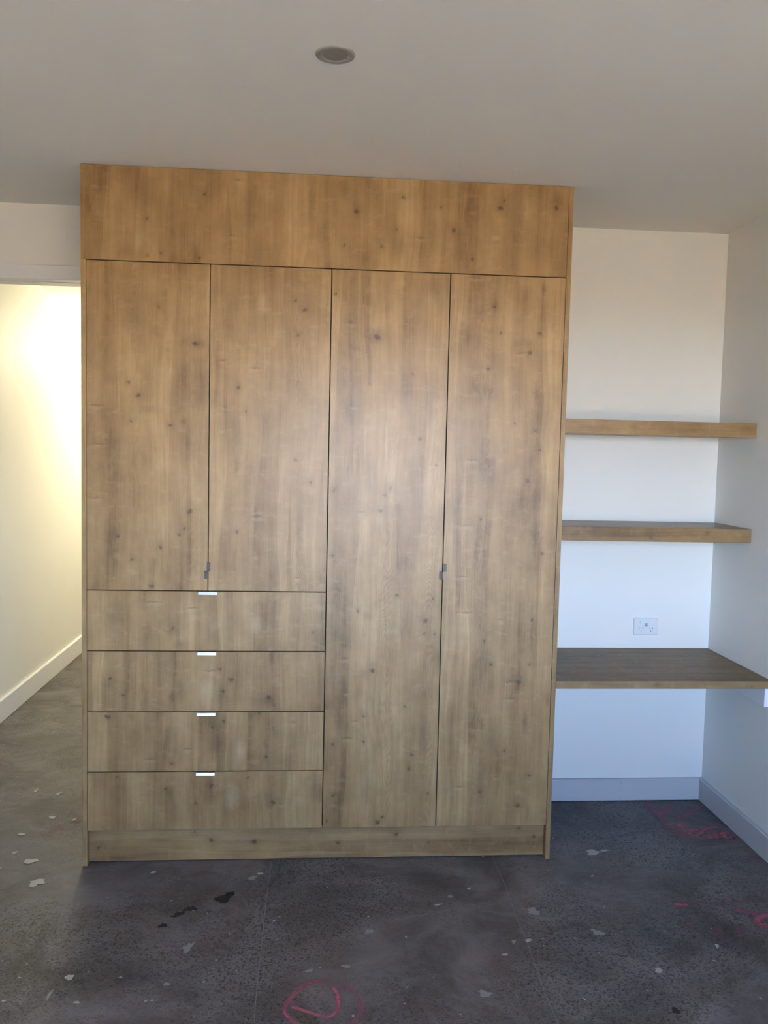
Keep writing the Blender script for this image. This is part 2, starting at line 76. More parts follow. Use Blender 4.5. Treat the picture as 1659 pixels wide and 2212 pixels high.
SPLAT=[(-0.206, 0.045, 0.0226, 0.0225, 'w'), (-0.127, -0.114, 0.0282, 0.0171, 'w'), (-0.139, -0.134, 0.0149, 0.0202, 'w'), (-0.242, 0.441, 0.0136, 0.0141, 'w'), (-0.317, 0.279, 0.013, 0.0129, 'w'), (-0.287, 0.695, 0.0104, 0.0134, 'w'), (-0.402, 0.736, 0.0063, 0.0163, 'w'), (-0.144, 0.415, 0.0078, 0.0093, 'w'), (-0.289, 0.119, 0.0089, 0.0078, 'w'), (0.146, -0.699, 0.011, 0.0161, 'w'), (1.997, 0.047, 0.0302, 0.0198, 'w'), (2.05, 0.061, 0.0228, 0.0064, 'w'), (1.642, -0.387, 0.0278, 0.024, 'g'), (1.829, -0.527, 0.0204, 0.0192, 'g'), (1.816, -0.51, 0.0095, 0.0083, 'g'), (1.95, -0.741, 0.0131, 0.0118, 'w'), (2.197, -0.618, 0.0054, 0.013, 'w'), (1.315, -0.328, 0.0131, 0.0062, 'w'), (1.582, -0.561, 0.0123, 0.008, 'w'), (1.531, -0.567, 0.0107, 0.0106, 'g'), (1.486, -0.638, 0.0089, 0.0063, 'w'), (0.647, -0.114, 0.0171, 0.0209, 'g'), (0.674, -0.083, 0.0104, 0.0089, 'w'), (0.276, -0.059, 0.012, 0.0071, 'w'), (0.441, -0.745, 0.0096, 0.0112, 'g'), (-0.009, -0.803, 0.0046, 0.0042, 'w'), (0.2, -0.819, 0.0092, 0.0053, 'w'), (0.395, -0.821, 0.004, 0.0042, 'w'), (0.412, -0.82, 0.004, 0.0042, 'w'), (1.06, -0.488, 0.0154, 0.0193, 'g'), (0.475, -0.558, 0.0176, 0.031, 'g'), (0.979, -0.678, 0.0158, 0.012, 'g'), (0.863, -0.697, 0.0156, 0.0094, 'g'), (1.367, -0.273, 0.0134, 0.0096, 'g'), (1.383, -0.833, 0.0193, 0.0216, 'g'), (1.444, -0.22, 0.0085, 0.0067, 'w'), (0.742, -0.411, 0.0047, 0.0058, 'w'), (0.989, -0.915, 0.0039, 0.005, 'w'), (0.112, -0.781, 0.0053, 0.0259, 'g'), (0.376, -0.268, 0.0065, 0.0063, 'g'), (1.672, -0.87, 0.0041, 0.0042, 'w'), (1.933, -0.144, 0.0071, 0.0106, 'g'), (0.557, -0.259, 0.0359, 0.0254, 'd'), (0.577, -0.228, 0.0165, 0.0194, 'd'), (0.448, -0.323, 0.0222, 0.0182, 'd'), (0.414, -0.358, 0.022, 0.0148, 'd'), (0.374, -0.425, 0.0138, 0.0141, 'd'), (1.923, -0.934, 0.0136, 0.0142, 'd')]
LINES=[[(0.713, 0.011), (0.708, -0.227), (0.709, -0.547), (0.71, -0.829), (0.712, -0.928)], [(1.581, 0.036), (1.583, -0.191), (1.575, -0.414), (1.574, -0.582), (1.565, -0.79), (1.564, -0.979)], [(-0.167, -0.251), (-0.066, -0.224), (0.06, -0.154)]]

# ------------------------------------------------------------------ mesh helpers
def link(name, bm, mat, parent=None):
    me = bpy.data.meshes.new(name)
    bm.normal_update(); bm.to_mesh(me); bm.free()
    if mat: me.materials.append(mat)
    o = bpy.data.objects.new(name, me)
    C.objects.link(o)
    if parent: o.parent = parent
    return o

def box(bm, x0, x1, y0, y1, z0, z1, bev=0.0, seg=1):
    r = bmesh.ops.create_cube(bm, size=1.0)
    vs = r['verts']
    for v in vs:
        v.co = Vector(((x0 + x1) / 2 + v.co.x * (x1 - x0), (y0 + y1) / 2 + v.co.y * (y1 - y0), (z0 + z1) / 2 + v.co.z * (z1 - z0)))
    if bev > 0:
        es = list({e for v in vs for e in v.link_edges})
        bmesh.ops.bevel(bm, geom=es, offset=bev, segments=seg, affect='EDGES', profile=0.5)
    return bm

def abox(*a, **k):
    return box(bmesh.new(), *a, **k)

def prism(bm, prof, x0, x1):
    """closed (y, z) profile swept along x"""
    a = [bm.verts.new((x0, y, z)) for y, z in prof]; b = [bm.verts.new((x1, y, z)) for y, z in prof]
    n = len(prof)
    for i in range(n):
        bm.faces.new((a[i], a[(i + 1) % n], b[(i + 1) % n], b[i]))
    bm.faces.new(a[::-1]); bm.faces.new(b)
    bmesh.ops.recalc_face_normals(bm, faces=bm.faces)
    return bm

def lathe(bm, prof, c, n=48):
    """(radius, z) profile turned about the vertical through c"""
    rings = []
    for r, z in prof:
        if r < 1e-6: rings.append([bm.verts.new((c[0], c[1], c[2] + z))])
        else: rings.append([bm.verts.new((c[0] + r * math.cos(2 * math.pi * i / n), c[1] + r * math.sin(2 * math.pi * i / n), c[2] + z)) for i in range(n)])
    for a, b in zip(rings, rings[1:]):
        for i in range(n):
            j = (i + 1) % n
            if len(a) == 1: bm.faces.new((a[0], b[i], b[j]))
            elif len(b) == 1: bm.faces.new((a[i], a[j], b[0]))
            else: bm.faces.new((a[i], a[j], b[j], b[i]))
    bmesh.ops.recalc_face_normals(bm, faces=bm.faces)
    return bm

def thing(name, label, cat, loc=(0, 0, 0), group=None):
    o = bpy.data.objects.new(name, None); C.objects.link(o)
    o.location = loc; o['label'] = label; o['category'] = cat
    if group: o['group'] = group
    o.empty_display_size = 0.1
    return o

def part(name, bm, mat, parent, label=None):
    bmesh.ops.translate(bm, vec=-world_of(parent), verts=bm.verts)
    o = link(name, bm, mat, parent)
    if label: o['label'] = label
    return o

def world_of(o):
    v = Vector((0, 0, 0))
    while o: v += o.location; o = o.parent
    return v

def struct(name, bm, mat, label=None):
    o = link(name, bm, mat); o['kind'] = 'structure'
    if label: o['label'] = label
    return o

# ------------------------------------------------------------------ materials
class NT:
    def __init__(s, name):
        s.mat = bpy.data.materials.new(name); s.mat.use_nodes = True
        s.n = s.mat.node_tree.nodes; s.l = s.mat.node_tree.links
        s.b = s.n['Principled BSDF']
    def put(s, node, i, v):
        if v is None: return
        sock = node.inputs[i]
        if hasattr(v, 'is_linked') or isinstance(v, bpy.types.NodeSocket): s.l.new(v, sock)
        else: sock.default_value = v
    def math(s, op, a, b=None, clamp=False, c=None):
        x = s.n.new('ShaderNodeMath'); x.operation = op; x.use_clamp = clamp
        s.put(x, 0, a); s.put(x, 1, b); s.put(x, 2, c); return x.outputs[0]
    def vmath(s, op, a, b=None, c=None, out=0):
        x = s.n.new('ShaderNodeVectorMath'); x.operation = op
        s.put(x, 0, a); s.put(x, 1, b); s.put(x, 2, c); return x.outputs[out]
    def noise(s, vec, scale, detail=3, rough=0.5, out=0, dist=0.0):
        x = s.n.new('ShaderNodeTexNoise'); s.put(x, 'Vector', vec); x.inputs['Scale'].default_value = scale
        x.inputs['Detail'].default_value = detail; x.inputs['Roughness'].default_value = rough; x.inputs['Distortion'].default_value = dist
        return x.outputs[out]
    def voro(s, vec, scale, out='Distance', feature='F1', rnd=1.0):
        x = s.n.new('ShaderNodeTexVoronoi'); s.put(x, 'Vector', vec); x.feature = feature
        x.inputs['Scale'].default_value = scale; x.inputs['Randomness'].default_value = rnd
        return x.outputs[out]
    def rng(s, v, a, b, c=0.0, d=1.0, smooth=False):
        x = s.n.new('ShaderNodeMapRange'); s.put(x, 0, v)
        if smooth: x.interpolation_type = 'SMOOTHSTEP'
        for i, q in ((1, a), (2, b), (3, c), (4, d)): x.inputs[i].default_value = q
        return x.outputs[0]
    def mix(s, f, a, b, mode='MIX'):
        x = s.n.new('ShaderNodeMix'); x.data_type = 'RGBA'; x.blend_type = mode
        s.put(x, 0, f); s.put(x, 6, a); s.put(x, 7, b); return x.outputs[2]
    def coord(s):
        x = s.n.new('ShaderNodeNewGeometry'); return x.outputs['Position']
    def bump(s, h, strength, dist=0.002):
        x = s.n.new('ShaderNodeBump'); x.inputs['Strength'].default_value = strength; x.inputs['Distance'].default_value = dist
        s.put(x, 'Height', h); s.l.new(x.outputs[0], s.b.inputs['Normal'])

def rgba(r, g, b): return (r, g, b, 1.0)

def plain(name, col, rough=0.5, metal=0.0, spec=0.5):
    t = NT(name); t.b.inputs['Base Color'].default_value = rgba(*col)
    t.b.inputs['Roughness'].default_value = rough; t.b.inputs['Metallic'].default_value = metal
    t.b.inputs['Specular IOR Level'].default_value = spec
    return t.mat

def painted(name, col, rough=0.6, tex=0.12):
    t = NT(name); P = t.coord()
    n1 = t.noise(P, 2.2, 3)
    c = t.mix(t.rng(n1, 0.3, 0.7), rgba(*[v * 0.975 for v in col]), rgba(*col))
    t.put(t.b, 'Base Color', c)
    t.b.inputs['Roughness'].default_value = rough
    t.b.inputs['Specular IOR Level'].default_value = 0.3
    t.bump(t.noise(P, 260, 2), tex, 0.0006)
    return t.mat

def wood(name, feats=(), axis='z', seed=0.0, tint=1.0, rough=0.36, flames=()):
    """knotty oak laminate; grain runs along axis, feats are knots, bars and smudges at their places on the board"""
    t = NT(name); P0 = t.coord()
    P = t.vmath('ADD', P0, (seed * 3.1, seed * 7.7, seed * 1.9))
    long, short = {'z': ((0.0, 0.0, 1.0), (1, 1, 0)), 'x': ((1.0, 0.0, 0.0), (0, 1, 1))}[axis]
    def sc(a, b):   # across, along
        return t.vmath('MULTIPLY', P, tuple(a if short[i] else b for i in range(3)))
    warp = t.vmath('MULTIPLY', t.vmath('SUBTRACT', t.noise(sc(3.0, 1.6), 1.0, 2, out=1), (0.5, 0.5, 0.5)), (0.05, 0.05, 0.05))
    Pw = t.vmath('ADD', P, warp)
    def scw(a, b):
        return t.vmath('MULTIPLY', Pw, tuple(a if short[i] else b for i in range(3)))
    # lamellas
    lam = t.voro(scw(11.0, 0.33), 1.0, out='Color')
    sx = t.n.new('ShaderNodeSeparateColor'); t.l.new(lam, sx.inputs[0]); lamv = sx.outputs[0]
    streak = t.noise(scw(17.0, 0.9), 1.0, 3, 0.55)
    streak2 = t.noise(scw(45.0, 1.6), 1.0, 3, 0.6)
    fine = t.noise(sc(420.0, 7.0), 1.0, 3, 0.6)
    pores = t.rng(t.noise(sc(700.0, 14.0), 1.0, 2, 0.5), 0.60, 0.75)
    mottle = t.noise(scw(11.0, 7.5), 1.0, 5, 0.62)
    fleck = t.rng(t.noise(sc(18.0, 34.0), 1.0, 3, 0.6), 0.56, 0.76)
    # flame figure along the middle of some lamellas
    wv = t.n.new('ShaderNodeTexWave'); wv.wave_type = 'RINGS'; wv.rings_direction = {'z': 'Z', 'x': 'X'}[axis]
    t.put(wv, 'Vector', scw(9.0, 0.8)); wv.inputs['Scale'].default_value = 3.2; wv.inputs['Distortion'].default_value = 5.0
    wv.inputs['Detail'].default_value = 2.0; wv.inputs['Detail Scale'].default_value = 1.2
    fig = t.math('MULTIPLY', t.rng(wv.outputs['Fac'], 0.2, 0.9), t.rng(lamv, 0.55, 0.8))
    v = t.math('MULTIPLY_ADD', t.math('SUBTRACT', lamv, 0.5), 0.32, c=0.5)
    patch = t.noise(scw(7.0, 3.2), 1.0, 2, 0.5)
    v = t.math('ADD', v, t.math('MULTIPLY', t.math('SUBTRACT', patch, 0.5), 0.45))
    if flames:
        # cathedral figure: nested arches down the middle of a lamella
        sp = t.n.new('ShaderNodeSeparateXYZ'); t.l.new(Pw, sp.inputs[0])
        wob = t.noise(sc(8.0, 2.2), 1.0, 2, 0.5)
        for x0, hw in flames:
            u = t.math('MULTIPLY_ADD', sp.outputs[0], 1 / hw, c=-(x0 + seed * 3.1) / hw)
            u2 = t.math('MULTIPLY', u, u)
            ph = t.math('ADD', t.math('MULTIPLY_ADD', sp.outputs[2], 95.0, c=0.0), t.math('MULTIPLY_ADD', u2, 16.0, c=0.0))
            ph = t.math('MULTIPLY_ADD', wob, 190.0, c=ph)
            ln = t.math('SINE', ph)
            mk = t.math('MULTIPLY', t.rng(u2, 1.0, 0.15, smooth=True), t.rng(t.noise(sc(5.0, 1.3), 1.0, 1), 0.40, 0.58))
            v = t.math('ADD', v, t.math('MULTIPLY', t.math('MULTIPLY', ln, mk), 0.085))
    for src, amt in ((streak, 0.75), (streak2, 0.45), (fine, 0.34), (mottle, 0.85), (fig, -0.09)):
        v = t.math('ADD', v, t.math('MULTIPLY', t.math('SUBTRACT', src, 0.5 if src is not fig else 0.0), amt))
    ramp = t.n.new('ShaderNodeValToRGB'); t.put(ramp, 0, v)
    e = ramp.color_ramp.elements
    cs = [(0.05, (0.156, 0.088, 0.034)), (0.35, (0.271, 0.164, 0.068)), (0.62, (0.349, 0.221, 0.096)), (0.95, (0.446, 0.300, 0.146))]
    e[0].position = cs[0][0]; e[0].color = rgba(*[q * tint for q in cs[0][1]])
    e[1].position = cs[3][0]; e[1].color = rgba(*[q * tint for q in cs[3][1]])
    for p_, c_ in cs[1:3]:
        x = e.new(p_); x.color = rgba(*[q * tint for q in c_])
    col = ramp.outputs[0]
    col = t.mix(t.math('MULTIPLY', fleck, 0.26), col, rgba(0.50, 0.355, 0.195))
    col = t.mix(t.math('MULTIPLY', pores, 0.22), col, rgba(0.115, 0.068, 0.032))
    if feats:
        dn = t.vmath('SUBTRACT', t.noise(P0, 62.0, 4, 0.65, out=1), (0.5, 0.5, 0.5))
        Q = t.vmath('MULTIPLY_ADD', dn, (0.034, 0.0, 0.020), P0)
        dark = 0.0; lite = 0.0
        for x, z, sx_, sz_, st in feats:
            q = t.vmath('MULTIPLY_ADD', Q, (1 / sx_, 0.0, 1 / sz_), (-x / sx_, 0.0, -z / sz_))
            g = t.rng(t.vmath('LENGTH', q, out='Value'), 1.15, 0.0, 0.0, abs(st), smooth=True)
            if st > 0: dark = t.math('ADD', dark, g)
            else: lite = t.math('ADD', lite, g)
        if not isinstance(lite, float): col = t.mix(t.math('MINIMUM', lite, 0.6), col, rgba(0.52, 0.39, 0.23))
        col = t.mix(t.math('MINIMUM', dark, 0.9), col, rgba(0.078, 0.042, 0.021))
    t.put(t.b, 'Base Color', col)
    t.put(t.b, 'Roughness', t.rng(fine, 0.3, 0.7, rough - 0.04, rough + 0.07))
    t.b.inputs['Specular IOR Level'].default_value = 0.45
    t.bump(t.math('ADD', fine, t.math('MULTIPLY', pores, -0.7)), 0.10, 0.0008)
    return t.mat

def concrete(name):
    t = NT(name); P = t.coord()
    wob = t.vmath('MULTIPLY_ADD', t.noise(P, 1.7, 2, out=1), (0.5, 0.5, 0.0), P)
    big = t.noise(wob, 1.35, 4, 0.58)                       # ground-through patches against cement skin
    bare = t.rng(big, 0.42, 0.60, smooth=True)
    cloud = t.noise(wob, 4.2, 5, 0.62)
    stretch = t.vmath('MULTIPLY', wob, (6.0, 17.0, 1.0))
    smear = t.noise(stretch, 1.0, 4, 0.65)
    col = t.mix(t.rng(cloud, 0.36, 0.64), rgba(0.098, 0.088, 0.083), rgba(0.195, 0.180, 0.172))
    col = t.mix(t.math('MULTIPLY', t.rng(smear, 0.52, 0.70), 0.35), col, rgba(0.235, 0.225, 0.22))
    brown = t.rng(t.noise(wob, 2.3, 3), 0.50, 0.72)
    col = t.mix(t.math('MULTIPLY', brown, 0.45), col, rgba(0.092, 0.075, 0.060))
    # dark scuffed patches
    dk = t.rng(t.noise(t.vmath('ADD', wob, (7.3, 2.1, 0.0)), 2.6, 5, 0.65), 0.50, 0.68)
    col = t.mix(t.math('MULTIPLY', dk, 0.80), col, rgba(0.036, 0.033, 0.031))
    # aggregate chips
    Pd = t.vmath('MULTIPLY_ADD', t.noise(P, 75.0, 3, out=1), (0.022, 0.022, 0.0), P)
    for scl, thr, amt, dark_c, pale_c in ((95.0, 0.34, 0.75, (0.026, 0.023, 0.022), (0.21, 0.20, 0.19)), (170.0, 0.38, 0.7, (0.03, 0.027, 0.027), (0.19, 0.18, 0.17))):
        d = t.voro(Pd, scl); c = t.voro(Pd, scl, out='Color')
        s = t.n.new('ShaderNodeSeparateColor'); t.l.new(c, s.inputs[0])
        chip = t.math('MULTIPLY', t.rng(d, thr + 0.14, thr, smooth=True), amt)
        chip = t.math('MULTIPLY', chip, t.math('MULTIPLY_ADD', bare, 0.85, c=0.15))
        col = t.mix(t.math('MULTIPLY', chip, t.rng(s.outputs[0], 0.52, 0.60)), col, rgba(*dark_c))
        col = t.mix(t.math('MULTIPLY', chip, t.rng(s.outputs[1], 0.74, 0.95, 0.0, 0.5)), col, rgba(*pale_c))
    grit = t.rng(t.noise(t.vmath('MULTIPLY', P, (1.0, 1.5, 1.0)), 110.0, 3, 0.6), 0.53, 0.64)
    col = t.mix(t.math('MULTIPLY', grit, t.math('MULTIPLY_ADD', bare, 0.50, c=0.12)), col, rgba(0.030, 0.027, 0.026))
    # tiny paint and plaster flecks
    c = t.voro(P, 21.0, out='Color'); d = t.voro(Pd, 21.0)
    s = t.n.new('ShaderNodeSeparateColor'); t.l.new(c, s.inputs[0])
    fl = t.math('MULTIPLY', t.rng(d, 0.085, 0.05), t.math('GREATER_THAN', s.outputs[2], 0.90))
    col = t.mix(t.math('MULTIPLY', fl, 0.85), col, rgba(0.42, 0.42, 0.41))
    # hairline scratches
    scr = t.rng(t.noise(t.vmath('MULTIPLY', t.vmath('MULTIPLY_ADD', wob, (1, 1, 0), (3, 1, 0)), (60.0, 4.0, 1.0)), 1.0, 3, 0.7), 0.68, 0.74)
    col = t.mix(t.math('MULTIPLY', scr, 0.10), col, rgba(0.2, 0.2, 0.2))
    t.put(t.b, 'Base Color', col)
    t.put(t.b, 'Roughness', t.rng(cloud, 0.3, 0.7, 0.50, 0.68))
    t.b.inputs['Specular IOR Level'].default_value = 0.35
    t.bump(t.noise(P, 120.0, 3), 0.12, 0.001)
    return t.mat

def spray_paint(name, strength):
    t = NT(name); P = t.coord()
    uv = t.n.new('ShaderNodeTexCoord').outputs['UV']
    s = t.n.new('ShaderNodeSeparateXYZ'); t.l.new(uv, s.inputs[0])
    edge = t.math('SUBTRACT', 1.0, t.math('ABSOLUTE', t.math('MULTIPLY_ADD', s.outputs[1], 2.0, c=-1.0)))
    edge = t.rng(edge, 0.0, 0.75, smooth=True)
    tip = t.rng(t.math('SUBTRACT', 0.5, t.math('ABSOLUTE', t.math('SUBTRACT', s.outputs[0], 0.5))), 0.0, 0.06)
    a = t.math('MULTIPLY', t.math('MULTIPLY', edge, tip), t.rng(t.noise(P, 30.0, 4, 0.7), 0.22, 0.50, 0.35, 1.0))
    a = t.math('MULTIPLY', a, t.rng(t.noise(P, 190.0, 2, 0.7), 0.30, 0.50, 0.75, 1.0))
    t.put(t.b, 'Alpha', t.math('MULTIPLY', a, min(1.0, strength * 1.4)))
    t.b.inputs['Base Color'].default_value = rgba(0.42, 0.125, 0.165)
    t.b.inputs['Roughness'].default_value = 0.75
    return t.mat

M_WALL = painted('white_wall_paint', (0.80, 0.782, 0.728))
M_CEIL = painted('flat_white_ceiling_paint', (0.885, 0.855, 0.775), 0.8)
M_TRIM = painted('satin_white_trim_paint', (0.78, 0.78, 0.775), 0.4, 0.05)
M_PRIMER = painted('pale_grey_primer', (0.50, 0.50, 0.51), 0.55, 0.05)
M_FLOOR = concrete('ground_concrete')
M_DARK = plain('dark_carcass', (0.012, 0.010, 0.008), 0.8)
M_METAL = plain('brushed_aluminium', (0.78, 0.79, 0.81), 0.28, 1.0)
M_METAL_DIM = plain('dimmed_aluminium', (0.48, 0.49, 0.51), 0.07, 1.0)  # door pulls: their dim reflection is put into a darker metal colour
M_PLASTIC = plain('white_plastic', (0.72, 0.72, 0.71), 0.35)
M_PINGREY = plain('pale_grey_slot', (0.40, 0.42, 0.44), 0.6)
M_PLASTIC2 = plain('white_plastic_button', (0.76, 0.76, 0.75), 0.3)
M_BLACK = plain('black_socket_void', (0.01, 0.01, 0.012), 0.6)
M_MIDGREY = plain('grey_socket_void', (0.16, 0.17, 0.19), 0.6)  # flat grey for earth slots, nail holes and the dark floor line
M_LAMPRING = plain('grey_painted_lamp_ring', (0.30, 0.29, 0.275), 0.5)
M_LAMPGLASS = plain('frosted_lamp_diffuser', (0.225, 0.215, 0.205), 0.5)
M_WHITEPAINT = plain('dried_white_paint', (0.40, 0.39, 0.37), 0.6)
def stain(name, col, hard, cover):
    t = NT(name); P = t.coord()
    s = t.n.new('ShaderNodeSeparateXYZ'); t.l.new(t.n.new('ShaderNodeTexCoord').outputs['UV'], s.inputs[0])
    q = t.math('ADD', t.math('SUBTRACT', 1.0, s.outputs[0]), t.math('MULTIPLY', t.math('SUBTRACT', t.noise(P, 85.0, 4, 0.7), 0.5), 1.5))
    t.put(t.b, 'Alpha', t.rng(q, 0.12 - hard * 0.6, 0.12 + hard * 0.5, 0.0, cover, smooth=True))
    t.b.inputs['Base Color'].default_value = rgba(*col); t.b.inputs['Roughness'].default_value = 0.6
    return t.mat
M_GREYPAINT = stain('thin_grey_plaster_smear', (0.27, 0.28, 0.28), 0.35, 0.9)
M_OIL = stain('dark_oil_mark', (0.022, 0.016, 0.009), 0.6, 0.85)
M_CHALK = plain('pale_set_out_line', (0.20, 0.20, 0.20), 0.8)
M_GROUND = plain('dry_pale_ground', (0.50, 0.365, 0.19), 0.9)
M_FRAME = plain('dark_window_frame', (0.05, 0.05, 0.055), 0.4)

# ------------------------------------------------------------------ room shell
TH = 0.10
struct('floor', abox(XL - TH, XR + TH, YB - TH, 6.6, -0.12, 0.0), M_FLOOR)
floor = bpy.data.objects['floor']
struct('ceiling', abox(XL - TH, XR + TH, YB - TH, 6.6, H, H + 0.12), M_CEIL)
# back wall: doorway on the left (its right side is behind the wardrobe)
DX0, DX1, DZ = -0.86, -0.02, 2.287
TB = 0.135
b = bmesh.new()
box(b, DX1, XR, D, D + TB, 0, H); box(b, XL, DX0, D, D + TB, 0, H); box(b, DX0, DX1, D, D + TB, DZ + 0.02, H)
struct('wall_back', b, M_WALL)
struct('wall_right', abox(XR, XR + TH, YB, D + TH, 0, H), M_WALL)
struct('wall_left', abox(XL - TH, XL, YB, 6.5, 0, H), M_WALL)
b = bmesh.new()
box(b, XL, WX0, YB - TH, YB, 0, H); box(b, WX1, XR, YB - TH, YB, 0, H)
box(b, WX0, WX1, YB - TH, YB, 0, WZ0); box(b, WX0, WX1, YB - TH, YB, WZ1, H)
struct('wall_rear', b, M_WALL)
struct('wall_hall_right', abox(0.22, 0.32, D + TB, 6.5, 0, H), M_WALL)
struct('wall_hall_end', abox(XL, 0.32, 6.5, 6.6, 0, H), M_WALL)
struct('ground', abox(-30, 30, -60, 40, -0.30, -0.15), M_GROUND)
# window behind the camera
w1 = bmesh.new()
for a in ((WX0, WX0 + 0.05, WZ0, WZ1), (WX1 - 0.05, WX1, WZ0, WZ1), ((WX0 + WX1) / 2 - 0.025, (WX0 + WX1) / 2 + 0.025, WZ0, WZ1),
          (WX0, WX1, WZ0, WZ0 + 0.05), (WX0, WX1, WZ1 - 0.05, WZ1)):
    box(w1, a[0], a[1], YB - 0.075, YB - 0.025, a[2], a[3])
struct('window_1', w1, M_FRAME)
# unseen eave added outside it, its depth set to cut the high sky light
struct('added_eave', abox(XL - 0.6, XR + 0.6, YB - 1.50, YB - TH, 2.42, 2.55), M_TRIM)

# door surround on the back wall
b = bmesh.new()
box(b, DX0 - 0.03, DX1, D - 0.014, D, DZ, DZ + 0.060, 0.002)
box(b, DX0 - 0.03, DX0, D - 0.014, D, 0, DZ, 0.002)
struct('trim_1', b, M_TRIM)
b = bmesh.new()
box(b, DX0, DX1, D - 0.004, D + 0.040, DZ, DZ + 0.02); box(b, DX0, DX1, D + 0.062, D + TB + 0.004, DZ, DZ + 0.02)
box(b, DX0, DX1, D + 0.040, D + 0.062, DZ + 0.012, DZ + 0.02)
box(b, DX0 - 0.018, DX0, D - 0.004, D + TB + 0.004, 0, DZ + 0.02)
struct('door_1', b, M_TRIM)

# baseboards
def baseboard(name, a, b_, n, h, mat, t=0.018):
    """board from a to b_ on the floor, standing out along n"""
    bm = bmesh.new()
    a = Vector((*a, 0)); b_ = Vector((*b_, 0)); n = Vector((*n, 0))
    prof = [(0, 0.003), (t, 0.003), (t, h - 0.004), (t - 0.004, h), (0, h)]
    A = [bm.verts.new(a + n * p + Vector((0, 0, z))) for p, z in prof]; B = [bm.verts.new(b_ + n * p + Vector((0, 0, z))) for p, z in prof]
    for i in range(5): bm.faces.new((A[i], A[(i + 1) % 5], B[(i + 1) % 5], B[i]))
    bm.faces.new(A); bm.faces.new(B)
    bmesh.ops.recalc_face_normals(bm, faces=bm.faces)
    return struct(name, bm, mat)
bb = baseboard('baseboard_back', (W + 0.001, D), (XR - 0.0178, D), (0, -1), 0.1035, M_PRIMER)
for x in (2.293, 2.667):
    for z in (0.084, 0.054, 0.014):
        h = bmesh.new()
        bmesh.ops.create_circle(h, cap_ends=True, segments=8, radius=0.0016)
        bmesh.ops.rotate(h, cent=(0, 0, 0), matrix=Matrix.Rotation(R(90), 3, 'X'), verts=h.verts)
        bmesh.ops.translate(h, vec=(x, D - 0.0184, z), verts=h.verts)
        link('nail_hole', h, M_MIDGREY, bb)
baseboard('baseboard_right', (XR, D), (XR, YB), (-1, 0), 0.1035, M_PRIMER)
baseboard('baseboard_hall', (XL, D + TB), (XL, 6.5), (1, 0), 0.130, M_TRIM)
baseboard('baseboard_left', (XL, YB), (XL, D), (1, 0), 0.130, M_TRIM)

# ------------------------------------------------------------------ marks on the floor
def ribbon(pts, w, z):
    """smoothed strip of paint lying on the floor, u along it, v across it"""
    P = [Vector((*p, z)) for p in pts]
    if len(P) > 2:
        Q = []
        for i in range(len(P) - 1):
            p0, p1, p2, p3 = P[max(i - 1, 0)], P[i], P[i + 1], P[min(i + 2, len(P) - 1)]
            for k in range(5):
                s = k / 5
                Q.append(0.5 * ((2 * p1) + (p2 - p0) * s + (2 * p0 - 5 * p1 + 4 * p2 - p3) * s * s + (3 * p1 - p0 - 3 * p2 + p3) * s ** 3))
        Q.append(P[-1]); P = Q
    bm = bmesh.new(); uvl = bm.loops.layers.uv.new('UVMap')
    L = []
    for i, p in enumerate(P):
        d = (P[min(i + 1, len(P) - 1)] - P[max(i - 1, 0)]).normalized(); n = Vector((-d.y, d.x, 0)) * (w / 2)
        L.append((bm.verts.new(p - n), bm.verts.new(p + n)))
    N = len(P) - 1
    for i in range(N):
        f = bm.faces.new((L[i][0], L[i + 1][0], L[i + 1][1], L[i][1]))
        for lp, uv in zip(f.loops, ((i / N, 0), ((i + 1) / N, 0), ((i + 1) / N, 1), (i / N, 1))): lp[uvl].uv = uv
    bmesh.ops.recalc_face_normals(bm, faces=bm.faces)
    if bm.faces[:] and bm.faces[0].normal.z < 0: bmesh.ops.reverse_faces(bm, faces=bm.faces)
    return bm
sprays = {}
for i, (pts, w, st) in enumerate(SPRAY):
    if st not in sprays: sprays[st] = spray_paint('pink_spray_paint', st)
    o = link('spray_mark', ribbon(pts, w * 1.55, 0.0006 + i * 0.00004), sprays[st], floor)
    o['label'] = 'pink spray paint stroke'
for i, pts in enumerate(LINES):
    o = link('set_out_line', ribbon(pts, 0.0020, 0.0005), M_CHALK if i < 2 else M_MIDGREY, floor)
    o['label'] = 'thin pale line'
rnd = random.Random(4)
for i, (x, y, a, b_, kd) in enumerate(SPLAT):
    bm = bmesh.new(); n = 18; uvl = bm.loops.layers.uv.new('UVMap')
    ph = [rnd.uniform(0, 6.28) for _ in range(3)]
    vs = []
    for k in range(n):
        th = 2 * math.pi * k / n
        r = 1 + 0.22 * math.sin(2 * th + ph[0]) + 0.16 * math.sin(3 * th + ph[1]) + 0.12 * math.sin(5 * th + ph[2]) + rnd.uniform(-0.08, 0.08)
        vs.append(bm.verts.new((x + a * r * math.cos(th), y + b_ * r * math.sin(th) + 0.35 * a * r * math.cos(th) * (1 if kd == 'd' else 0.3), 0.0016)))
    c = bm.verts.new((x, y, 0.0020))
    for k in range(n):
        f = bm.faces.new((vs[k], vs[(k + 1) % n], c))
        for lp, q in zip(f.loops, (1, 1, 0)): lp[uvl].uv = (q, 0)
    o = link('oil_stain' if kd == 'd' else 'paint_splat', bm, {'w': M_WHITEPAINT, 'g': M_GREYPAINT, 'd': M_OIL}[kd], floor)
    o['label'] = {'w': 'dried white paint drip', 'g': 'pale grey smear', 'd': 'dark oily stain'}[kd]

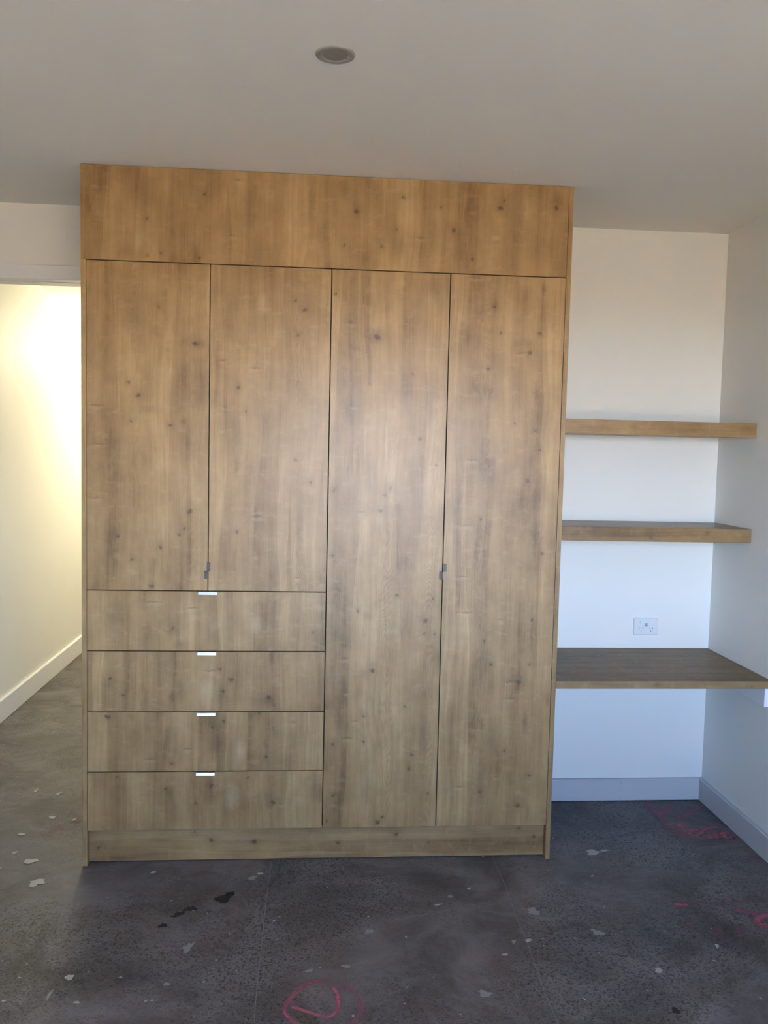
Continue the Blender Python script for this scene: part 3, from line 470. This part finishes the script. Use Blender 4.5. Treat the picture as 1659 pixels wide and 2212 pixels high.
# ------------------------------------------------------------------ wardrobe
wr = thing('wardrobe', 'tall built-in oak-look wardrobe with four doors and four drawers on bare concrete', 'wardrobe')
T = 0.018; G = 0.0017     # board thickness, half gap
YD = D - 0.004
ZT = 2.263                # underside of the bulkhead panel
XS = (T, 0.462, 0.905, 1.3475, W - T)
ZD = (1.0585, 0.8295, 0.597, 0.366, 0.139)
part('side_panel', abox(0, T, 0, YD, 0, ZT - 0.0002, 0.0003), wood('oak_side_panel', axis='z', seed=1.0), wr)
part('side_panel', abox(W - T, W, 0, YD, 0, H - 0.0015, 0.0006), wood('oak_right_side_panel', axis='z', seed=2.0, tint=0.92), wr)
bulkhead = bmesh.new()      # runs over the left side panel, with its return along the left
box(bulkhead, 0, W - T - 0.001, 0, T, ZT + G, H - 0.0015, 0.0003)
box(bulkhead, 0, T, T + 0.0002, YD, ZT, H - 0.0015)
box(bulkhead, 0, T, 0, T, ZT, ZT + G, 0)
part('bulkhead_panel', bulkhead, wood('oak_bulkhead', FEAT['top'], seed=3.0), wr)
part('kickboard', abox(T + 0.0005, W - T - 0.0005, 0.030, 0.046, 0.004, 0.160, 0.0006), wood('oak_kickboard', FEAT['kickboard'], 'x', seed=4.0, tint=0.95), wr)
b = bmesh.new()    # carcass shelves and divisions seen as black lines through the gaps
box(b, T, W - T, YD - 0.01, YD, 0.14, H - 0.01)
box(b, T, W - T, 0.021, YD, ZT - 0.016, ZT)
box(b, T, W - T, 0.021, YD, 0.141, 0.157)
for x in XS[1:4]: box(b, x - 0.008, x + 0.008, 0.021, YD, 0.157 if x != XS[1] else ZD[0], ZT - 0.016)
for z in ZD[:4]: box(b, T, XS[2], 0.021, YD, z - 0.008, z + 0.008)
part('carcass', b, M_DARK, wr, 'dark inner carcass behind the door gaps')

def door_pull(x0, x1, z0, z1, up):
    """small folded aluminium finger pull hooked over a door edge"""
    bm = bmesh.new()
    box(bm, x0, x1, -0.0150, -0.0130, z0, z1, 0.0009, 2)
    xe = x0 if up else x1 - 0.0016
    box(bm, xe, xe + 0.0016, -0.0140, 0.016, z0 + 0.0008, z1 - 0.0008)
    return bm
FLAMES = (((0.415, 0.030), (0.190, 0.022)), ((0.790, 0.032),), ((1.135, 0.034), (1.305, 0.024)), ((1.500, 0.022),))
for i in range(4):
    z0 = ZD[0] if i < 2 else ZD[4]
    d = part('door', abox(XS[i] + (G if i else 0.0014), XS[i + 1] - G, -0.0005, T - 0.0005, z0 + (G if i < 2 else 0), ZT - G, 0.0007),
             wood('oak_door_face', FEAT['door%d' % (i + 1)], seed=5.0 + i, flames=FLAMES[i]), wr)
    hx = ((0.4505, 0.4625, 1.106, 1.137, False), (0.4595, 0.4730, 1.138, 1.168, True), (1.3360, 1.3485, 1.113, 1.1425, False), (1.3475, 1.3605, 1.143, 1.174, True))[i]
    part('handle', door_pull(*hx), M_METAL_DIM, d, 'small brushed metal finger pull')
for i in range(4):
    d = part('drawer', abox(T + 0.0014, XS[2] - G, -0.0005, T - 0.0005, ZD[i + 1] + (G if i < 3 else 0), ZD[i] - G, 0.0007),
             wood('oak_drawer_face', FEAT['drawer%d' % (i + 1)], seed=11.0 + i), wr)
    zt = ZD[i] - G
    # folded lip pull: flange on the drawer's top edge, nose tilted up towards the window
    prof = [(0.014, zt + 0.0001), (0.014, zt + 0.0010), (-0.0100, zt + 0.0010), (-0.0116, zt - 0.0002), (-0.0142, zt - 0.0100), (-0.0130, zt - 0.0104), (-0.0098, zt + 0.0001)]
    part('handle', prism(bmesh.new(), prof, 0.4280 - 0.0013 * i, 0.4975 - 0.0013 * i), M_METAL, d, 'bright brushed metal lip pull')

# ------------------------------------------------------------------ shelves and desk in the alcove
def shelf(name, label, z1, z0, feats, seed):
    o = thing(name, label, 'shelf', (W, 0.228, z0), 'floating shelves above the desk')
    wx = wood('oak_shelf_front', feats, 'x', seed=seed, tint=0.86)
    wt = wood('oak_shelf_board', (), 'x', seed=seed + 1, tint=0.80)
    x0, x1 = W + 0.001, XR - 0.001
    part('fascia', abox(x0, x1, 0.228, 0.246, z0, z1, 0.0008), wx, o)
    part('top_board', abox(x0, x1, 0.2462, D - 0.001, z1 - 0.016, z1 - 0.0002), wt, o)
    part('bottom_board', abox(x0, x1, 0.2462, D - 0.001, z0 + 0.003, z0 + 0.019), wt, o)
    return o
shelf('floating_shelf', 'upper thick oak-look floating shelf with plain front, beside the wardrobe', 1.745, 1.6862,
      [(1.98, 1.712, 0.10, 0.012, .25), (2.16, 1.72, 0.03, 0.02, .3), (2.4, 1.71, 0.2, 0.01, .15)], 20.0)
shelf('floating_shelf', 'lower thick oak-look floating shelf with a knot on its front, above the outlet', 1.3027, 1.2445,
      [(1.856, 1.275, 0.015, 0.02, .35), (2.252, 1.262, 0.010, 0.010, .8), (2.24, 1.275, 0.04, 0.022, .35), (2.30, 1.285, 0.09, 0.016, .28), (2.42, 1.28, 0.05, 0.02, .28), (2.497, 1.285, 0.012, 0.012, .5)], 23.0)

dk = thing('wall_desk', 'oak-look desktop fixed between wardrobe and wall below the two shelves', 'desk', (W, 0, 0.605))
part('desktop', abox(W + 0.001, XR - 0.001, -0.0015, D - 0.001, 0.6868, 0.7168, 0.0006), wood('oak_desktop', (), 'x', seed=30.0, tint=0.62, rough=0.5), dk)
part('edge_strip', abox(W + 0.0002, XR - 0.001, -0.0035, -0.0017, 0.6868, 0.7168, 0.0003),
     wood('oak_edge_strip', [(2.10, 0.70, 0.03, 0.012, .2), (2.213, 0.702, 0.018, 0.014, .38), (2.405, 0.70, 0.006, 0.012, .3), (2.6, 0.695, 0.008, 0.006, .4)], 'x', seed=33.0, tint=0.70), dk, 'paler oak edge strip')
part('support_rail', abox(XR - 0.019, XR - 0.001, 0.020, D - 0.001, 0.605, 0.6866, 0.001), M_TRIM, dk, 'white painted rail under the desktop')

# ------------------------------------------------------------------ power outlet
po = thing('power_outlet', 'white double power outlet with two switches and two usb ports above the desk', 'power outlet', (2.382, D, 0.8185))
def rrect(bm, cx, cz, w, h, r, y0, y1, n=6, bev=0.0):
    pts = []
    for qx, qz, a0 in ((1, 1, 0), (-1, 1, 90), (-1, -1, 180), (1, -1, 270)):
        for k in range(n + 1):
            a = R(a0 + 90 * k / n)
            pts.append((cx + qx * (w / 2 - r) + r * math.cos(a), cz + qz * (h / 2 - r) + r * math.sin(a)))
    loops = [(y1, 0.0), (y0 + bev, 0.0), (y0, bev)]
    rings = []
    for y, ins in loops:
        rings.append([bm.verts.new((cx + (x - cx) * (1 - 2 * ins / w), y, cz + (z - cz) * (1 - 2 * ins / h))) for x, z in pts])
    for a, b_ in zip(rings, rings[1:]):
        for i in range(len(pts)): bm.faces.new((a[i], a[(i + 1) % len(pts)], b_[(i + 1) % len(pts)], b_[i]))
    bm.faces.new(rings[-1]); bm.faces.new(rings[0])
    bmesh.ops.recalc_face_normals(bm, faces=bm.faces)
    return bm
YP = D - 0.009
part('plate', rrect(bmesh.new(), 2.382, 0.8182, 0.1155, 0.078, 0.006, YP, D, bev=0.0025), M_PLASTIC, po)
for cx in (2.3590, 2.4050):
    s = bmesh.new()
    bmesh.ops.create_cone(s, cap_ends=True, segments=24, radius1=0.0080, radius2=0.0072, depth=0.004)
    bmesh.ops.rotate(s, cent=(0, 0, 0), matrix=Matrix.Rotation(R(90), 3, 'X'), verts=s.verts)
    bmesh.ops.translate(s, vec=(cx, YP - 0.0015, 0.8400), verts=s.verts)
    part('switch', s, M_PLASTIC2, po)
    for dx, dz, ang, mm in ((-0.0055, 0.0, 30, M_PINGREY), (0.0085, 0.0, -30, M_BLACK), (0.0010, -0.0135, 0, M_MIDGREY)):
        s = abox(-0.0013, 0.0013, -0.0003, 0.0006, -0.0036, 0.0036)
        bmesh.ops.rotate(s, cent=(0, 0, 0), matrix=Matrix.Rotation(R(-ang) * -1, 3, 'Y'), verts=s.verts)
        bmesh.ops.translate(s, vec=(cx - 0.0015 + dx, YP, 0.8118 + dz), verts=s.verts)
        part('pin_slot', s, mm, po)
for z in (0.8306, 0.8222):
    part('usb_port', abox(2.3755, 2.3885, YP - 0.0004, YP + 0.0006, z - 0.0024, z + 0.0024), M_BLACK, po, 'dark usb port')

# ------------------------------------------------------------------ downlight
dl = thing('downlight', 'round recessed downlight, switched off, in the white ceiling', 'ceiling light', (0.8897, -0.9707, H))
part('trim_ring', lathe(bmesh.new(), [(0.0335, -0.0005), (0.0335, -0.002), (0.036, -0.0035), (0.046, -0.0045), (0.0495, -0.003), (0.0505, 0.0)], (0.8897, -0.9707, H)), M_LAMPRING, dl)
part('diffuser', lathe(bmesh.new(), [(0.0, -0.0012), (0.022, -0.0012), (0.0334, -0.0008)], (0.8897, -0.9707, H)), M_LAMPGLASS, dl, 'frosted lens')
